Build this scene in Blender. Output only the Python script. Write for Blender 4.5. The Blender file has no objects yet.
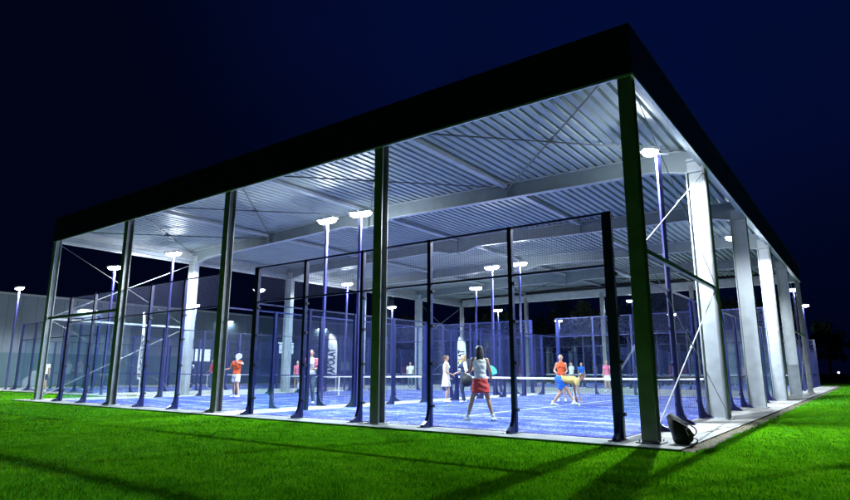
import bpy, bmesh, math, random
import numpy as np
from mathutils import Vector, Matrix, noise
random.seed(7); rng = np.random.default_rng(7)
S = bpy.context.scene
COL = S.collection
PI = math.pi

# ------------------------------------------------------------------ materials
MATS = {}
def mat(name, base, rough=.5, metal=0., noise_amt=0., noise_scale=8., bump=0., bump_scale=60., emit=None, strength=0., spec=.5, coat=0., tint=None):
    m = bpy.data.materials.new(name); m.use_nodes = True
    nt = m.node_tree; b = nt.nodes['Principled BSDF']
    b.inputs['Base Color'].default_value = (*base, 1)
    b.inputs['Roughness'].default_value = rough
    b.inputs['Metallic'].default_value = metal
    b.inputs['Specular IOR Level'].default_value = spec
    b.inputs['Coat Weight'].default_value = coat
    tc = nt.nodes.new('ShaderNodeTexCoord')
    if noise_amt > 0:
        n = nt.nodes.new('ShaderNodeTexNoise'); n.inputs['Scale'].default_value = noise_scale
        n.inputs['Detail'].default_value = 6
        nt.links.new(tc.outputs['Object'], n.inputs['Vector'])
        r = nt.nodes.new('ShaderNodeMapRange'); r.inputs['From Min'].default_value = .3; r.inputs['From Max'].default_value = .7
        r.inputs['To Min'].default_value = 0; r.inputs['To Max'].default_value = 1
        nt.links.new(n.outputs['Fac'], r.inputs['Value'])
        mx = nt.nodes.new('ShaderNodeMix'); mx.data_type = 'RGBA'
        t = tint or tuple(c*(1-noise_amt) for c in base)
        mx.inputs['A'].default_value = (*t, 1)
        mx.inputs['B'].default_value = (*[min(1, c*(1+noise_amt*.6)) for c in base], 1)
        nt.links.new(r.outputs['Result'], mx.inputs['Factor'])
        nt.links.new(mx.outputs['Result'], b.inputs['Base Color'])
        rr = nt.nodes.new('ShaderNodeMapRange'); rr.inputs['To Min'].default_value = max(0, rough-.12); rr.inputs['To Max'].default_value = min(1, rough+.12)
        nt.links.new(n.outputs['Fac'], rr.inputs['Value']); nt.links.new(rr.outputs['Result'], b.inputs['Roughness'])
    if bump > 0:
        n2 = nt.nodes.new('ShaderNodeTexNoise'); n2.inputs['Scale'].default_value = bump_scale; n2.inputs['Detail'].default_value = 4
        nt.links.new(tc.outputs['Object'], n2.inputs['Vector'])
        bp = nt.nodes.new('ShaderNodeBump'); bp.inputs['Strength'].default_value = bump; bp.inputs['Distance'].default_value = .02
        nt.links.new(n2.outputs['Fac'], bp.inputs['Height']); nt.links.new(bp.outputs['Normal'], b.inputs['Normal'])
    if emit:
        b.inputs['Emission Color'].default_value = (*emit, 1); b.inputs['Emission Strength'].default_value = strength
    MATS[name] = m
    return m

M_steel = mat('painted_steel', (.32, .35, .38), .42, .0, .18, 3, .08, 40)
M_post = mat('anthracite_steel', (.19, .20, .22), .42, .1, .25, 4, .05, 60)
M_fascia = mat('black_cladding', (.010, .011, .014), .45, 0, .3, 2)
M_liner = mat('liner_sheet', (.48, .50, .52), .4, .3, .12, 5)
M_deck = mat('galvanised_deck', (.25, .30, .31), .5, .1, .14, 1.4, .05, 30)
M_rod = mat('dark_rod', (.07, .08, .09), .5)
M_rafter = mat('shaded_rafter_steel', (.13, .16, .18), .5, 0, .15, 3)  # canopy steel made darker, shade on the rafter webs put into the colour
M_trim = mat('aluminium_trim', (.6, .62, .65), .35, .3, .1, 5)
M_cfence = mat('blue_powder_paint', (.010, .015, .10), .35, 0, .2, 5)
M_pole = mat('violet_blue_pole_paint', (.045, .045, .21), .4, 0, .15, 5)
M_wire = mat('mesh_wire', (.02, .03, .12), .45, .2)
M_clip = mat('black_clip', (.01, .01, .012), .5)
M_head = mat('lamp_housing', (.55, .56, .58), .4, .3)
M_lens = mat('lit_lens', (1, 1, 1), .3, emit=(.88, .95, 1), strength=60)
M_tape = mat('white_tape', (.82, .82, .84), .6, 0, .08, 4)
M_net = mat('net_cord', (.015, .015, .02), .8)
M_line = mat('line_paint', (.75, .77, .82), .8, 0, .25, 6)
M_conc = mat('paving_concrete', (.27, .27, .26), .85, 0, .35, 1.6, .4, 70)
M_soil = mat('bare_soil_edge', (.10, .085, .05), .95, 0, .5, 5, .8, 40)
M_hall = mat('hall_cladding', (.25, .30, .37), .5, .1, .12, .7)
M_halltrim = mat('hall_trim', (.5, .52, .55), .5)
M_win = mat('lit_window', (.8, .85, .9), .3, emit=(.75, .88, 1), strength=1.6)
M_box = mat('pale_cabin_sheet', (.55, .6, .66), .5, 0, .15, 2)
M_rock = mat('pale_boulder', (.45, .45, .42), .9, 0, .35, 3, .8, 12)
M_flag = mat('flag_cloth', (.8, .82, .84), .8, 0, .06, 5)
M_flagtxt = mat('flag_print', (.02, .025, .06), .7)
M_yellow = mat('yellow_print', (.75, .6, .05), .7)
M_skin = mat('skin', (.52, .30, .21), .5, 0, .12, 9)
M_skin2 = mat('tanned_skin', (.42, .22, .14), .5, 0, .12, 9)
M_eye = mat('eye_dark', (.02, .015, .01), .2)
M_lip = mat('lip', (.40, .10, .09), .5)
M_hairD = mat('dark_hair', (.018, .012, .01), .45, 0, .5, 30, .5, 120)
M_hairB = mat('blonde_hair', (.42, .27, .12), .45, 0, .4, 30, .5, 120)
M_hairBr = mat('brown_hair', (.09, .05, .03), .45, 0, .4, 30, .5, 120)
M_white = mat('white_fabric', (.75, .75, .75), .85, 0, .08, 8, .3, 60)
M_cream = mat('cream_fabric', (.80, .77, .68), .85, 0, .1, 8, .3, 60)
M_redf = mat('red_fabric', (.62, .05, .045), .8, 0, .2, 8, .3, 60)
M_orange = mat('orange_fabric', (.75, .10, .02), .8, 0, .15, 8, .3, 60)
M_yelf = mat('yellow_fabric', (.68, .50, .16), .8, 0, .15, 8, .3, 60)
M_bluef = mat('bright_blue_fabric', (.02, .14, .60), .8, 0, .15, 8, .3, 60)
M_darkf = mat('dark_fabric', (.02, .022, .035), .85, 0, .3, 8, .3, 60)
M_navyf = mat('navy_fabric', (.025, .035, .09), .85, 0, .3, 8, .3, 60)
M_pinkf = mat('pink_fabric', (.75, .16, .24), .8, 0, .15, 8, .3, 60)
M_jean = mat('grey_blue_denim', (.10, .15, .20), .85, 0, .3, 8, .3, 60)
M_turq = mat('turquoise_racket', (.02, .42, .32), .35)
M_wrack = mat('white_racket', (.8, .8, .8), .35)
M_grip = mat('black_grip', (.015, .015, .015), .7)
M_pack = mat('black_nylon', (.006, .006, .008), .6, 0, .3, 8, .5, 80)
M_strap = mat('reflective_strap', (.6, .62, .65), .4)
M_bark = mat('bark', (.07, .05, .035), .9, 0, .3, 5, .8, 12)
M_leaf = mat('dark_leaf', (.045, .075, .04), .7, 0, .5, .8)
M_leaf2 = mat('olive_leaf', (.075, .095, .04), .7, 0, .5, .8)

def glass_mat():
    m = bpy.data.materials.new('clear_glass'); m.use_nodes = True; nt = m.node_tree
    nt.nodes.clear()
    o = nt.nodes.new('ShaderNodeOutputMaterial'); mix = nt.nodes.new('ShaderNodeMixShader')
    t = nt.nodes.new('ShaderNodeBsdfTransparent'); t.inputs['Color'].default_value = (.90, .95, .975, 1)
    g = nt.nodes.new('ShaderNodeBsdfGlossy'); g.inputs['Roughness'].default_value = .015; g.inputs['Color'].default_value = (.9, .95, 1, 1)
    lw = nt.nodes.new('ShaderNodeLayerWeight'); lw.inputs['Blend'].default_value = .5
    pw = nt.nodes.new('ShaderNodeMath'); pw.operation = 'POWER'; pw.inputs[1].default_value = 4.5; nt.links.new(lw.outputs['Facing'], pw.inputs[0])
    f = nt.nodes.new('ShaderNodeMapRange'); f.inputs['To Min'].default_value = .06; f.inputs['To Max'].default_value = .6; nt.links.new(pw.outputs[0], f.inputs['Value'])
    nt.links.new(f.outputs[0], mix.inputs[0]); nt.links.new(t.outputs[0], mix.inputs[1]); nt.links.new(g.outputs[0], mix.inputs[2])
    nt.links.new(mix.outputs[0], o.inputs['Surface'])
    return m
M_glass = glass_mat()

def ramp_mat(name, stops, scale, rough, stretch=(1, 1, 1), bump=.4, bump_scale=90, detail=8, dist=0., second=None, nrough=.5, spec=.15):
    m = bpy.data.materials.new(name); m.use_nodes = True; nt = m.node_tree; b = nt.nodes['Principled BSDF']
    tc = nt.nodes.new('ShaderNodeTexCoord'); mp = nt.nodes.new('ShaderNodeMapping'); mp.inputs['Scale'].default_value = stretch
    nt.links.new(tc.outputs['Object'], mp.inputs['Vector'])
    n = nt.nodes.new('ShaderNodeTexNoise'); n.inputs['Scale'].default_value = scale; n.inputs['Detail'].default_value = detail
    n.inputs['Distortion'].default_value = dist; n.inputs['Roughness'].default_value = nrough
    nt.links.new(mp.outputs[0], n.inputs['Vector'])
    r = nt.nodes.new('ShaderNodeValToRGB')
    els = r.color_ramp.elements
    while len(els) < len(stops): els.new(.5)
    for e, (p, c) in zip(els, stops): e.position = p; e.color = (*c, 1)
    val = n.outputs['Fac']
    if second:
        n3 = nt.nodes.new('ShaderNodeTexNoise'); n3.inputs['Scale'].default_value = second[0]; n3.inputs['Detail'].default_value = 5
        nt.links.new(tc.outputs['Object'], n3.inputs['Vector'])
        ma = nt.nodes.new('ShaderNodeMath'); ma.operation = 'MULTIPLY_ADD'; ma.inputs[1].default_value = second[1]
        sb = nt.nodes.new('ShaderNodeMath'); sb.operation = 'SUBTRACT'; sb.inputs[1].default_value = .5
        nt.links.new(n3.outputs['Fac'], sb.inputs[0]); nt.links.new(sb.outputs[0], ma.inputs[0]); nt.links.new(val, ma.inputs[2])
        val = ma.outputs[0]
    nt.links.new(val, r.inputs[0]); nt.links.new(r.outputs[0], b.inputs['Base Color'])
    b.inputs['Roughness'].default_value = rough; b.inputs['Specular IOR Level'].default_value = spec
    n2 = nt.nodes.new('ShaderNodeTexNoise'); n2.inputs['Scale'].default_value = bump_scale
    nt.links.new(tc.outputs['Object'], n2.inputs['Vector'])
    bp = nt.nodes.new('ShaderNodeBump'); bp.inputs['Strength'].default_value = bump; bp.inputs['Distance'].default_value = .02
    nt.links.new(n2.outputs['Fac'], bp.inputs['Height']); nt.links.new(bp.outputs[0], b.inputs['Normal'])
    return m
M_turf = ramp_mat('blue_turf_with_sand', [(.32, (.007, .020, .20)), (.46, (.018, .040, .28)), (.55, (.08, .11, .32)), (.68, (.34, .36, .43))], 1.1, .9,
                  stretch=(1, 1.6, 1), bump=.6, bump_scale=120, detail=12, dist=.4, second=(16, .75), nrough=.68)
M_lawn = ramp_mat('lawn_soil_green', [(.3, (.03, .13, .001)), (.55, (.05, .19, .002)), (.75, (.08, .22, .004))], 2.5, .9, bump=.9, bump_scale=60, second=(.25, .5), spec=0.)
M_blade = ramp_mat('grass_blade', [(.26, (.030, .15, .018)), (.42, (.038, .25, .028)), (.55, (.070, .33, .040)), (.74, (.15, .39, .07))], 6., .75, bump=0, second=(.45, 1.0), spec=0.)

# ------------------------------------------------------------------ mesh helpers
def tag(o, label=None, cat=None, group=None, kind=None):
    if label: o['label'] = label
    if cat: o['category'] = cat
    if group: o['group'] = group
    if kind: o['kind'] = kind
    return o
def empty(name, loc=(0, 0, 0), rz=0., label=None, cat=None, group=None):
    o = bpy.data.objects.new(name, None); COL.objects.link(o); o.empty_display_size = .3
    o.location = loc; o.rotation_euler = (0, 0, rz)
    return tag(o, label, cat, group)

class MB:
    def __init__(s): s.v = []; s.f = []; s.m = []; s.smooth = False
    def add(s, vs, fs, mi=0):
        k = len(s.v); s.v += [tuple(v) for v in vs]; s.f += [tuple(i+k for i in f) for f in fs]; s.m += [mi]*len(fs)
    def box(s, x0, x1, y0, y1, z0, z1, mi=0):
        s.add([(x0,y0,z0),(x1,y0,z0),(x1,y1,z0),(x0,y1,z0),(x0,y0,z1),(x1,y0,z1),(x1,y1,z1),(x0,y1,z1)],
              [(0,3,2,1),(4,5,6,7),(0,1,5,4),(1,2,6,5),(2,3,7,6),(3,0,4,7)], mi)
    def tube(s, a, b, r, n=8, r2=None, mi=0):
        a = Vector(a); b = Vector(b); d = (b-a).normalized(); r2 = r if r2 is None else r2
        u = d.cross(Vector((0, 0, 1)) if abs(d.z) < .9 else Vector((1, 0, 0))).normalized(); w = d.cross(u)
        vs = []
        for p, q in ((a, r), (b, r2)):
            for i in range(n):
                t = 2*PI*i/n; vs.append(p+(u*math.cos(t)+w*math.sin(t))*q)
        fs = [(i, (i+1) % n, n+(i+1) % n, n+i) for i in range(n)]
        fs += [tuple(range(n))[::-1], tuple(range(n, 2*n))]
        s.add(vs, fs, mi)
    def prism(s, poly, ax, t0, t1, mi=0):
        # poly: list of 2-D points; ax: extrusion axis ('x','y','z')
        def P(a, b, t): return {'x': (t, a, b), 'y': (a, t, b), 'z': (a, b, t)}[ax]
        n = len(poly)
        vs = [P(a, b, t0) for a, b in poly]+[P(a, b, t1) for a, b in poly]
        fs = [(i, (i+1) % n, n+(i+1) % n, n+i) for i in range(n)]+[tuple(range(n))[::-1], tuple(range(n, 2*n))]
        s.add(vs, fs, mi)
    def loft(s, pts, rads, side=(1, 0, 0), n=14, mi=0, cap=True, ck=1.):
        pts = [Vector(p) for p in pts]; R = [(r, r) if not isinstance(r, tuple) else r for r in rads]
        side = Vector(side)
        rings = []
        N = len(pts)
        def tang(i):
            a = pts[max(0, i-1)]; b = pts[min(N-1, i+1)]; return (b-a).normalized()
        seq = []
        if cap:
            t = tang(0); r = R[0]
            for k in (.15, .5, .8): c = math.sqrt(1-(1-k)**2); seq.append((pts[0]-t*min(r)*ck*(1-k), (r[0]*c, r[1]*c), t))
        for i in range(N): seq.append((pts[i], R[i], tang(i)))
        if cap:
            t = tang(N-1); r = R[-1]
            for k in (.8, .5, .15): c = math.sqrt(1-(1-k)**2); seq.append((pts[-1]+t*min(r)*ck*(1-k), (r[0]*c, r[1]*c), t))
        vs = []
        for p, r, t in seq:
            sd = side-t*side.dot(t)
            if sd.length < 1e-4: sd = t.orthogonal()
            sd.normalize(); w = t.cross(sd)
            for i in range(n):
                a = 2*PI*i/n; vs.append(p+sd*math.cos(a)*r[0]+w*math.sin(a)*r[1])
        L = len(seq)
        fs = [(j*n+i, j*n+(i+1) % n, (j+1)*n+(i+1) % n, (j+1)*n+i) for j in range(L-1) for i in range(n)]
        fs += [tuple(range(n))[::-1], tuple(range((L-1)*n, L*n))]
        s.add(vs, fs, mi)
    def ball(s, c, r, n=12, m=8, mi=0):
        r = (r, r, r) if not isinstance(r, tuple) else r
        vs = [(c[0], c[1], c[2]-r[2])]
        for j in range(1, m):
            ph = -PI/2+PI*j/m
            for i in range(n):
                a = 2*PI*i/n; vs.append((c[0]+r[0]*math.cos(ph)*math.cos(a), c[1]+r[1]*math.cos(ph)*math.sin(a), c[2]+r[2]*math.sin(ph)))
        vs.append((c[0], c[1], c[2]+r[2])); T = len(vs)-1
        fs = [(0, 1+(i+1) % n, 1+i) for i in range(n)]
        fs += [(1+j*n+i, 1+j*n+(i+1) % n, 1+(j+1)*n+(i+1) % n, 1+(j+1)*n+i) for j in range(m-2) for i in range(n)]
        fs += [(1+(m-2)*n+i, 1+(m-2)*n+(i+1) % n, T) for i in range(n)]
        s.add(vs, fs, mi)
    def mesh(s, name, mats, smooth=False):
        me = bpy.data.meshes.new(name); me.from_pydata(s.v, [], s.f)
        for mm in (mats if isinstance(mats, (list, tuple)) else [mats]): me.materials.append(mm)
        me.polygons.foreach_set('material_index', s.m)
        if smooth: me.polygons.foreach_set('use_smooth', [True]*len(s.f))
        me.update(); return me
    def build(s, name, mats, parent=None, loc=(0, 0, 0), rot=(0, 0, 0), smooth=False):
        return inst(name, s.mesh(name, mats, smooth), parent, loc, rot)
def inst(name, me, parent=None, loc=(0, 0, 0), rot=(0, 0, 0)):
    o = bpy.data.objects.new(name, me); COL.objects.link(o); o.parent = parent; o.location = loc; o.rotation_euler = rot
    return o
def children(o): return [c for c in bpy.data.objects if c.parent == o]
def copy_tree(o, parent=None):
    c = o.copy(); COL.objects.link(c); c.parent = parent
    for ch in children(o): copy_tree(ch, c)
    return c

# ------------------------------------------------------------------ ground
g = MB(); g.box(-420, 420, -200, 650, -2, -.034); tag(g.build('ground', M_lawn), kind='structure')
g = MB()
g.box(-24.9, .50, -.62, 52, -.5, 0)
tag(g.build('pavement', M_conc), kind='structure')
g = MB(); g.box(-46, -24.903, 3.3, 30, -.5, 0.002); tag(g.build('path', M_conc), kind='structure')
g = MB()
# ragged soil strip on the right and front edge of the slab
def strip(pts0, pts1, z):
    n = len(pts0); vs = [(x, y, z) for x, y in pts0]+[(x, y, z-.012) for x, y in pts1]
    g.add(vs, [(i, i+1, n+i+1, n+i) for i in range(n-1)])
ys = [i*.25-.6 for i in range(210)]
strip([(.45, y) for y in ys], [(.72+.16*noise.noise((0, y*1.3, 3)), y) for y in ys], -.018)
tag(g.build('soil', M_soil), kind='structure')

# paving joints: thin dark grooves
g = MB()
for i in range(17):
    y = .9+i*3.0; g.box(-.55, .496, y, y+.012, -.01, .004)
tag(g.build('pavement_joints', mat('joint_dark', (.12, .12, .115), .95)), kind='structure')

# ------------------------------------------------------------------ grass blades
def make_grass():
    cam = np.array([2.94, -10.28])
    P = []; Hh = []; Wd = []
    def zone(n, x0, x1, y0, y1, dmin, dmax, h, w):
        p = np.column_stack([rng.uniform(x0, x1, n), rng.uniform(y0, y1, n)])
        d = np.hypot(*(p-cam).T)*rng.uniform(.86, 1.14, n); ok = (d >= dmin) & (d < dmax)
        inside = (p[:, 0] > -24.95) & (p[:, 0] < .52+.12*rng.random(n)) & (p[:, 1] > -.64)
        inside |= (p[:, 0] <= -24.9) & (p[:, 1] > 3.25)
        ang = np.degrees(np.arctan2(-(p[:, 0]-cam[0]), p[:, 1]-cam[1]))
        ok &= ~inside & (ang > -16) & (ang < 90)
        p = p[ok]; P.append(p); Hh.append(np.full(len(p), h)*rng.uniform(.55, 1.25, len(p))); Wd.append(np.full(len(p), w))
    zone(520000, -9, 10, -9.5, 3, 2.8, 7.5, .036, .004)
    zone(300000, -16, 12, -9, 8, 7.5, 13, .038, .007)
    zone(260000, -34, 14, -9, 20, 13, 26, .042, .012)
    zone(220000, -60, 20, -12, 60, 26, 60, .05, .030)
    P = np.concatenate(P); Hh = np.concatenate(Hh); Wd = np.concatenate(Wd); n = len(P)
    # mown lawn is patchy: vary height by low frequency waves
    pat = .5+.5*np.sin(P[:, 0]*1.7+np.sin(P[:, 1]*1.1)*1.4)*np.sin(P[:, 1]*1.9+np.sin(P[:, 0]*.8)*1.7)
    Hh = Hh*(.75+.4*pat)
    a = rng.uniform(0, 2*PI, n); la = rng.uniform(0, 2*PI, n); ln = Hh*rng.uniform(.1, .8, n)
    v = np.zeros((n, 3, 3), np.float32)
    dx = np.cos(a)*Wd/2; dy = np.sin(a)*Wd/2
    v[:, 0, 0] = P[:, 0]-dx; v[:, 0, 1] = P[:, 1]-dy; v[:, 1, 0] = P[:, 0]+dx; v[:, 1, 1] = P[:, 1]+dy
    v[:, 0, 2] = v[:, 1, 2] = -.038
    v[:, 2, 0] = P[:, 0]+np.cos(la)*ln; v[:, 2, 1] = P[:, 1]+np.sin(la)*ln; v[:, 2, 2] = -.036+Hh
    me = bpy.data.meshes.new('grass'); me.vertices.add(3*n); me.vertices.foreach_set('co', v.ravel())
    me.loops.add(3*n); me.loops.foreach_set('vertex_index', np.arange(3*n, dtype=np.int32))
    me.polygons.add(n); me.polygons.foreach_set('loop_start', np.arange(0, 3*n, 3, dtype=np.int32))
    me.update(calc_edges=True); me.materials.append(M_blade)
    return tag(inst('grass', me), kind='stuff', label='short green grass growing on the lawn around the courts', cat='grass')
make_grass()

# ------------------------------------------------------------------ canopy
can = empty('canopy', (0, 0, 0), 0, 'long open steel canopy with black fascia and ribbed metal roof over the courts', 'canopy')
EAVE, TOP, BAY, NB = 6.40, 7.42, 6.2, 5
DEPTH = BAY*NB
def ridge(x): return .25*(1-abs(x+12)/12)
# H-section slim posts of the gables (front y=0 and back)
def hpost(h, w=.25, d=.23, ft=.022, wt=.02):
    m = MB()
    m.box(-w/2, w/2, -d/2, -d/2+ft, 0, h); m.box(-w/2, w/2, d/2-ft, d/2, 0, h)
    m.box(-wt/2, wt/2, -d/2+ft, d/2-ft, 0, h)
    return m
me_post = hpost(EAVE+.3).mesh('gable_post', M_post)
m = MB(); m.box(-.2, .2, -.19, .19, 0, .022)
for sx in (-.15, .15):
    for sy in (-.14, .14): m.tube((sx, sy, .02), (sx, sy, .06), .014, 6)
me_plate = m.mesh('base_plate', M_steel)
for y, sg in ((-.03, 1), (DEPTH-.05, -1)):
    for i in range(5):
        x = -6.0*i
        if i == 4: x = -23.93
        if i == 0: x = -.09
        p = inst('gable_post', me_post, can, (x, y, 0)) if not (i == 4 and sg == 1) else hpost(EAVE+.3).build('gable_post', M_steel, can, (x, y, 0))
        inst('base_plate', me_plate, p)
# portal columns and rafters
def isec_column(side):
    # web in the xz plane, flanges at inner and outer ends. side=+1: right eave, -1 left eave
    m = MB(); h = 6.40
    def X(a): return a if side > 0 else -24-a
    def bx(a, b, y0, y1, z0, z1): x0, x1 = sorted((X(a), X(b))); m.box(x0, x1, y0, y1, z0, z1)
    bx(-.47, -.02, -.008, .008, 0, h+.4)               # web
    bx(-.02, .005, -.13, .13, 0, h+.6)                 # outer flange
    bx(-.495, -.47, -.13, .13, 0, h)                   # inner flange
    for z in (h-.02, h+.3): bx(-.47, -.02, -.12, .12, z, z+.02)   # stiffeners
    bx(-.55, .06, -.2, .2, 0, .025)
    return m
meR = isec_column(1).mesh('portal_column', M_steel); meL = isec_column(-1).mesh('portal_column', M_steel)
def rafter():
    m = MB()
    xs = [-.02, -.5, -.9, -1.4, -2.0, -2.8, -4, -6, -8, -10, -10.9, -11.3, -11.6, -12]
    def bot(x):
        b = 6.60+.02*abs(min(0, x+2))
        if x > -2.0: b = 6.40+(6.62-6.40)*math.sin(min(1, (-x-.5)/1.4)*PI/2) if x < -.5 else 6.40
        if x < -10.9: b -= .20*(min(1, (-x-10.9)/.7))
        return b
    pts = [(x, bot(x)) for x in xs]; pts += [(-24-x, z) for x, z in reversed(pts[:-1])]
    tp = [(x, 7.02+ridge(x)) for x, _ in pts]
    n = len(pts)
    for t0, t1, f0, f1 in ((-.006, .006, 0, 0),):
        vs = [(x, t0, z) for x, z in pts]+[(x, t0, z) for x, z in tp]+[(x, t1, z) for x, z in pts]+[(x, t1, z) for x, z in tp]
        fs = []
        for i in range(n-1):
            fs += [(i, i+1, n+i+1, n+i), (2*n+i, 3*n+i, 3*n+i+1, 2*n+i+1)]
        m.add(vs, fs)
    for line, th in ((pts, -.018), (tp, .018)):
        vs = []
        for x, z in line: vs += [(x, -.10, z), (x, .10, z), (x, .10, z+th), (x, -.10, z+th)]
        fs = []
        for i in range(n-1):
            a = 4*i; b = a+4
            fs += [(a, a+1, b+1, b), (a+1, a+2, b+2, b+1), (a+2, a+3, b+3, b+2), (a+3, a, b, b+3)]
        m.add(vs, fs, 1)
    for x in (-6, -12, -18):    # splice / stiffener plates
        b = bot(x) if x > -12.01 else bot(-24-x)
        m.box(x-.015, x+.015, -.11, .11, b-(.06 if x == -12 else 0), 7.0+ridge(x))
    return m
me_raf = rafter().mesh('rafter', [M_rafter, M_steel])  # webs in shade-darkened steel, flanges in lighter steel as if lit from below
for k in range(1, NB):
    inst('portal_column', meR, can, (0, BAY*k, 0)); inst('portal_column', meL, can, (0, BAY*k, 0)); inst('rafter', me_raf, can, (0, BAY*k, 0))
# ribbed deck
m = MB(); prof = []
p = .27; x = -23.95
while x < -.05:
    for dx, dz in ((0, 0), (.15, 0), (.18, .085), (.24, .085)): prof.append((x+dx, dz))
    x += p
prof.append((-.05, 0))
n = len(prof)
# length-wise sheets, one per bay, lapped so joints show
for b in range(NB):
    y0, y1 = b*BAY+.03, (b+1)*BAY+(.06 if b < NB-1 else -.12)
    z = 7.045+.004*(b % 2)
    vs = [(x, y0, z+dz+ridge(x)) for x, dz in prof]+[(x, y1, z+dz+ridge(x)) for x, dz in prof]
    m.add(vs, [(i, i+1, n+i+1, n+i) for i in range(n-1)])
deck = m.build('roof_deck', M_deck, can)
m = MB(); m.box(-23.9, -.1, .1, DEPTH-.1, 7.395, 7.41); m.build('roof_membrane', M_fascia, can)
# fascia: outer black cladding, inner liner, bottom trim
m = MB()
m.box(-24.07, .07, -.17, -.14, EAVE+.05, TOP); m.box(-24.07, .07, DEPTH+.08, DEPTH+.11, EAVE+.05, TOP)
m.box(.05, .07, -.14, DEPTH+.08, EAVE+.05, TOP); m.box(-24.07, -24.05, -.14, DEPTH+.08, EAVE+.05, TOP)
for i in range(1, 8): m.box(-3*i-.015, -3*i+.015, -.175, -.171, EAVE+.05, TOP)
for i in range(1, 11): m.box(.071, .075, 3*i-.015, 3*i+.015, EAVE+.05, TOP)
m.box(-24.08, .08, -.18, -.12, TOP+.002, TOP+.014); m.box(.03, .08, -.118, DEPTH+.12, TOP+.002, TOP+.014)
m.build('fascia', M_fascia, can)
m = MB()
m.box(-24.0, 0.0, -.138, -.132, EAVE+.06, TOP-.1); m.box(.04, .046, -.13, DEPTH+.06, EAVE+.06, TOP-.1); m.box(-24.046, -24.04, -.13, DEPTH+.06, EAVE+.06, TOP-.1)
for z in (6.62, 6.84, 7.06):
    m.box(.02, .038, .10, DEPTH-.1, z, z+.05); m.box(-24.038, -24.02, .10, DEPTH-.1, z, z+.05)
m.build('fascia_liner', M_liner, can)
m = MB()
m.box(-24.075, .075, -.172, -.128, EAVE, EAVE+.048); m.box(-24.075, .075, DEPTH+.06, DEPTH+.112, EAVE, EAVE+.048)
m.box(.012, .075, -.126, DEPTH+.058, EAVE, EAVE+.048); m.box(-24.075, -24.012, -.126, DEPTH+.058, EAVE, EAVE+.048)
m.build('eave_trim', M_trim, can)
# eave beams along both long sides and gable beams, struts between frames
m = MB()
for x in (-.10, -23.9):
    m.box(x-.05, x+.05, -.02, DEPTH-.2, 6.52, 6.535); m.box(x-.05, x+.05, -.02, DEPTH-.2, 6.68, 6.695); m.box(x-.008, x+.008, -.02, DEPTH-.2, 6.535, 6.68)
m.box(-23.8, -.18, -.05, .02, 6.86, 7.02)
m.box(-23.8, -.18, DEPTH-.15, DEPTH, 6.45, 6.95)
m.build('eave_beam', M_steel, can)
for x in (-6, -12, -18):
    for k in range(NB):
        m = MB(); z = 6.98+ridge(x); y0 = BAY*k+.02+(.08 if k else 0)
        m.box(x-.08, x+.08, y0, BAY*(k+1)-.11, z-.1, z-.08); m.box(x-.08, x-.06, y0, BAY*(k+1)-.11, z-.08, z+.0); m.box(x+.06, x+.08, y0, BAY*(k+1)-.11, z-.08, z+.0); m.build('strut', M_steel, can)
def rod(a, b, r=.014, mt=M_steel, name='brace_rod'):
    m = MB(); m.tube(a, b, r, 8)
    # turnbuckle in the middle
    A = Vector(a); B = Vector(b); c = (A+B)/2; d = (B-A).normalized(); m.tube(c-d*.12, c+d*.12, r*1.8, 8)
    m.build(name, mt, can)
for i in range(4):        # roof bracing in the first and the last bay
    x0, x1 = -6*i-.1, -6*(i+1)+.1
    for ya, yb in ((.1, BAY-.1), (DEPTH-BAY+.1, DEPTH-.2)):
        zt = 6.9+ridge((x0+x1)/2)
        rod((x0, ya, zt), (x1, yb, zt), .022, M_rod); rod((x1, ya, zt-.06), (x0, yb, zt-.06), .022, M_rod)
for X, yy in ((-.05, ((0, BAY), (DEPTH-BAY, DEPTH))), (-23.95, ((0, BAY), (DEPTH-BAY, DEPTH)))):
    for ya, yb in yy:
        for z0, z1 in ((.15, 3.15), (3.3, 6.3)):
            rod((X, ya+.1, z0), (X, yb-.15, z1), .013); rod((X+.03, yb-.15, z0), (X+.03, ya+.1, z1), .009, M_post)
# mid rails
m = MB(); m.box(-.09, -.01, .06, BAY-.14, 3.18, 3.26); m.build('mid_rail', M_post, can)
m = MB(); m.box(-23.99, -23.91, .06, BAY-.14, 3.18, 3.26); m.build('mid_rail', M_steel, can)
m = MB(); m.box(-23.8, -18.13, -.10, -.02, 3.18, 3.28); m.build('mid_rail', M_post, can)
m = MB(); m.box(-.09, -.01, DEPTH-BAY+.14, DEPTH-.17, 3.18, 3.26); m.build('mid_rail', M_steel, can)
# rain pipe on the eave side
m = MB(); m.tube((-.03, BAY-.2, .0), (-.03, BAY-.2, 6.5), .045, 10); m.build('downpipe', M_post, can)
m = MB(); m.tube((-.03, 3*BAY-.2, .0), (-.03, 3*BAY-.2, 6.5), .045, 10); m.build('downpipe', M_post, can)

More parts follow.
